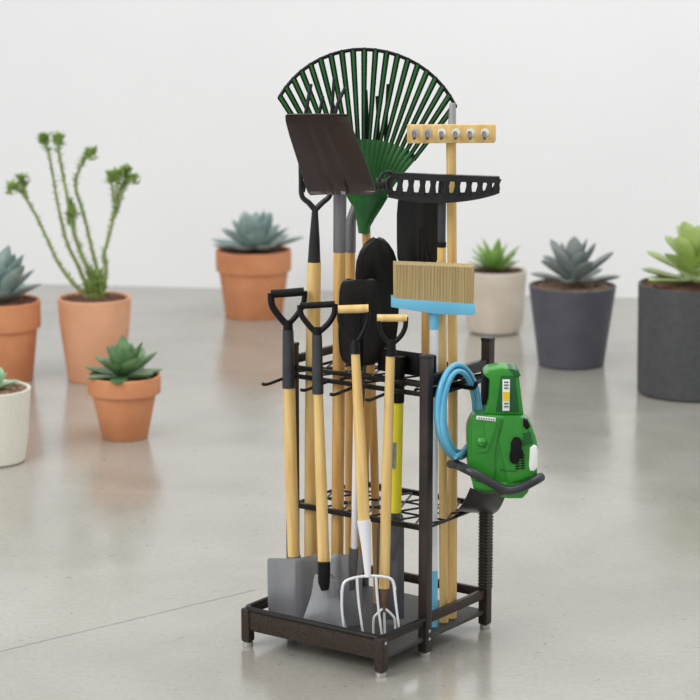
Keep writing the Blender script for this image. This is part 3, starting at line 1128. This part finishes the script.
def pot_obj(name, label, cx, by, prof_px, m, soil_px, soil_m, dark_rim=False):
    """cx, by: base centre as measured; prof_px: (half width, height above base) in measured units"""
    base = hit(cx, by, (0, 0, 0), V((0, 0, 1)))
    k = 1 / ppm_at(base)
    cosp = math.cos(PITCH) * 0.985
    e = empty(name, label, 'potted plant', base, 'potted succulents on the concrete floor')
    outer = [(w_ * k, h_ * k / cosp) for w_, h_ in prof_px]
    top = outer[-1]
    wall_t = 3.2 * k
    sz = top[1] - soil_px * k
    prof = [(0, 0)] + outer + [(top[0] - wall_t * 0.3, top[1] + wall_t * 0.25), (top[0] - wall_t, top[1]), (top[0] - wall_t * 1.15, sz - 0.01),
                               (0, sz - 0.012)]
    MB().lathe(prof, 56).build('pot', m, e)
    rnd = random.Random(int(cx * 7))
    rs = top[0] - wall_t * 1.1
    sb = MB().lathe([(0, sz + 0.004), (rs * 0.5, sz + 0.003), (rs, sz), (rs, sz - 0.008)], 32)
    for i in range(170):   # loose crumbs on the surface
        a, r_ = rnd.uniform(0, 6.283), rs * 0.96 * math.sqrt(rnd.random())
        g_ = rnd.uniform(0.0025, 0.0065)
        c = V((r_ * math.cos(a), r_ * math.sin(a), sz + 0.003))
        vs = [c + V((g_, 0, 0)), c + V((-g_, 0, 0)), c + V((0, g_, 0)), c + V((0, -g_, 0)), c + V((0, 0, g_)), c + V((0, 0, -g_))]
        sb.add(vs, [(0, 2, 4), (2, 1, 4), (1, 3, 4), (3, 0, 4), (2, 0, 5), (1, 2, 5), (3, 1, 5), (0, 3, 5)])
    sb.build('soil', soil_m, e)
    return e, k, sz


def terr(wb, wt, wr, h, band):
    """classic flower pot outline: base half width, body top, rim, height, band height"""
    return [(wb - 1, 0), (wb, 1), (wt, h - band), (wr - 0.6, h - band + 0.3), (wr, h - band + 2), (wr + 0.3, h)]


# 1 front small terracotta
e, k, sz = pot_obj('potted_succulent', 'small orange terracotta pot with deep green rosette, in front of the taller terracotta', 125, 437,
                   terr(23, 32, 36.5, 61, 17), M['terra'], 2.5, M['soil'])
rosette([(7, 0.10, 42 * k, 19 * k, 4 * k, 1 * k), (6, 0.55, 36 * k, 22 * k, 3 * k, 4 * k), (5, 0.95, 34 * k, 22 * k, 2 * k, 6 * k),
         (4, 1.25, 32 * k, 18 * k, 1.5 * k, 8 * k)], sz, 3, curve=0.25, cup=0.3, tip=1.0, belly=0.5).build(
    'leaves', M['leaf_deep'], e)
# 2 tall branching plant
e, k, sz = pot_obj('potted_succulent', 'pale terracotta pot holding a tall plant with thin upright green stems', 96, 379,
                   [(27, 0), (28, 1), (34.5, 53), (34.8, 54), (36.6, 80)], M['terra_pale'], 2, M['soil'])
base = hit(96, 379, (0, 0, 0), V((0, 0, 1)))


def bp3(px, py, dy=0.0):
    return hit(px, py, base + V((0, dy, 0)), V((0, 1, 0))) - base


stems = [
    ([(88, 298), (72, 282), (58, 262), (42, 228), (26, 198), (12, 186)], 0.00),
    ([(26, 200), (24, 190), (22, 178)], 0.0),
    ([(92, 298), (84, 280), (76, 262), (66, 240), (58, 205), (50, 160), (44, 136)], 0.02),
    ([(96, 298), (90, 275), (80, 250), (72, 225), (66, 190), (60, 160), (58, 136)], -0.02),
    ([(100, 298), (98, 275), (92, 250), (84, 215), (76, 190), (78, 172), (90, 152)], 0.03),
    ([(102, 298), (106, 270), (104, 255), (112, 225), (116, 195), (118, 172)], -0.01),
    ([(112, 222), (118, 208), (124, 190), (132, 176)], 0.01),
    ([(98, 298), (94, 280), (84, 262), (74, 232), (72, 210)], -0.03),
    ([(115, 205), (121, 190), (127, 178), (126, 170)], 0.02),
    ([(116, 210), (112, 190), (112, 174)], 0.0),
]
sm_, lf = MB(), MB()
rnd = random.Random(11)
for pts, dy in stems:
    P = smooth_path([bp3(x, y, dy * (298 - y) / 160) for x, y in pts], 8)
    n_ = len(P)
    big = pts[0][1] > 290
    sm_.tube(P, [(0.0085 if big else 0.005) * (1 - 0.55 * i / n_) for i in range(n_)], 8)
    for i in range(1, n_):
        q = i / n_
        cnt = 4 if q < 0.85 else 8
        for c_ in range(cnt):
            leaf(lf, P[i], rnd.uniform(0, 6.28), rnd.uniform(0.1, 0.9), rnd.uniform(0.016, 0.026) * (1 + 0.35 * (q > 0.85)), 0.008, curve=0.4, n=3)
    tp_ = P[-1]
    for c_ in range(36):
        leaf(lf, tp_ + V((rnd.uniform(-0.018, 0.018), 0, rnd.uniform(-0.035, 0.006))), rnd.uniform(0, 6.28), rnd.uniform(-0.1, 1.3), rnd.uniform(0.018, 0.034), 0.013, curve=0.4, n=4)
for c_ in range(120):   # dense tuft at the foot and mid crown
    a = rnd.uniform(0, 6.28)
    leaf(lf, bp3(95 + rnd.uniform(-8, 8), 299 - rnd.uniform(0, 24), rnd.uniform(-0.02, 0.02)), a, rnd.uniform(0.4, 1.3), rnd.uniform(0.03, 0.05), 0.012,
         curve=0.3, n=4)
for c_ in range(80):
    leaf(lf, bp3(71 + rnd.uniform(-3, 3), 226 - rnd.uniform(0, 24), rnd.uniform(-0.01, 0.01)), rnd.uniform(0, 6.28), rnd.uniform(0.7, 1.4),
         rnd.uniform(0.02, 0.035), 0.010, curve=0.3, n=4)
sm_.build('stems', M['stem'], e)
lf.build('leaves', M['stem_leaf'], e)
# 3 back terracotta
e, k, sz = pot_obj('potted_succulent', 'orange terracotta pot with blue green rosette, farthest back left of the rack', 254, 316,
                   terr(28.5, 34.5, 37.5, 64.5, 20), M['terra'], 2, M['soil'])
rosette([(7, 0.20, 47 * k, 19 * k, 3 * k, 2 * k), (6, 0.55, 42 * k, 20 * k, 3 * k, 4 * k), (5, 1.0, 40 * k, 25 * k, 2 * k, 5 * k),
         (4, 1.3, 38 * k, 23 * k, 2 * k, 6 * k)], sz, 18, curve=0.1, cup=0.3, tip=1.1, belly=0.55).build('leaves', M['leaf_blue'], e)
# 4 left edge terracotta
e, k, sz = pot_obj('potted_succulent', 'terracotta pot cut by the left picture edge with a spiky blue green agave', 1, 379,
                   terr(32, 37.5, 41, 77, 26), M['terra'], 2, M['soil'])
rosette([(6, 0.35, 42 * k, 18 * k, 3 * k, 2 * k), (6, 0.75, 52 * k, 21 * k, 3 * k, 3 * k), (5, 1.05, 56 * k, 24 * k, 2 * k, 5 * k),
         (4, 1.35, 52 * k, 24 * k, 2 * k, 5 * k)], sz, 5, curve=0.0, cup=0.35, tip=1.0, belly=0.55).build('leaves', M['leaf_blue'], e)
# 5 white pot at the left edge
e, k, sz = pot_obj('potted_succulent', 'speckled white pot with a tiny mint rosette, lowest at the left edge', -8, 461,
                   [(30, 0), (33, 2), (36, 20), (40.5, 72)], M['white_pot'], 2.5, M['gravel'])
rosette([(7, 0.3, 26 * k, 15 * k, 2 * k, 2 * k), (6, 0.7, 26 * k, 17 * k, 2 * k, 4 * k), (5, 1.1, 24 * k, 15 * k, 1 * k, 5 * k)], sz, 4, curve=0.3,
        cup=0.3, tip=1.0, belly=0.55).build('leaves', M['leaf_mint'], e)
# 6 cream pot
e, k, sz = pot_obj('potted_succulent', 'cream ceramic pot with bright green spiky leaves just right of the broom', 494.5, 332,
                   [(20, 0), (25, 2), (28.5, 10), (31.5, 60.5)], M['cream_pot'], 2, M['soil'])
rosette([(7, 0.35, 30 * k, 10 * k, 2 * k, 2 * k), (7, 0.75, 32 * k, 11 * k, 2 * k, 3 * k), (5, 1.15, 33 * k, 11 * k, 1 * k, 4 * k)], sz, 9, curve=0.1,
        cup=0.3, tip=0.9).build('leaves', M['leaf_bright'], e)
# 7 slate pot
e, k, sz = pot_obj('potted_succulent', 'tapered slate grey pot with a grey teal echeveria behind the washer', 571, 364,
                   [(31, 0), (33, 1.5), (36, 25), (43.5, 77)], M['grey_pot'], 2, M['gravel'])
rosette([(7, 0.18, 44 * k, 17 * k, 3 * k, 5 * k), (5, 0.6, 44 * k, 19 * k, 3 * k, 7 * k), (5, 0.98, 44 * k, 20 * k, 2 * k, 9 * k),
         (4, 1.3, 42 * k, 17 * k, 1 * k, 10 * k)], sz, 12, curve=0.1, cup=0.3, tip=1.6, belly=0.6).build('leaves', M['leaf_slate'], e)
# 8 charcoal cylinder
e, k, sz = pot_obj('potted_succulent', 'large straight charcoal pot with lime green paddle leaves at the right edge', 691, 392,
                   [(51, 0), (53.5, 2), (54, 20), (55, 106)], M['charcoal_pot'], 1.5, M['soil'])
rosette([(6, 0.12, 61 * k, 18 * k, 4 * k, 5 * k), (5, 0.42, 60 * k, 19 * k, 3 * k, 12 * k), (5, 0.8, 50 * k, 19 * k, 2 * k, 18 * k),
         (5, 1.15, 42 * k, 18 * k, 2 * k, 24 * k)], sz, 23, curve=0.2, cup=0.3, tip=1.9, belly=0.72).build('leaves', M['leaf_lime'], e)
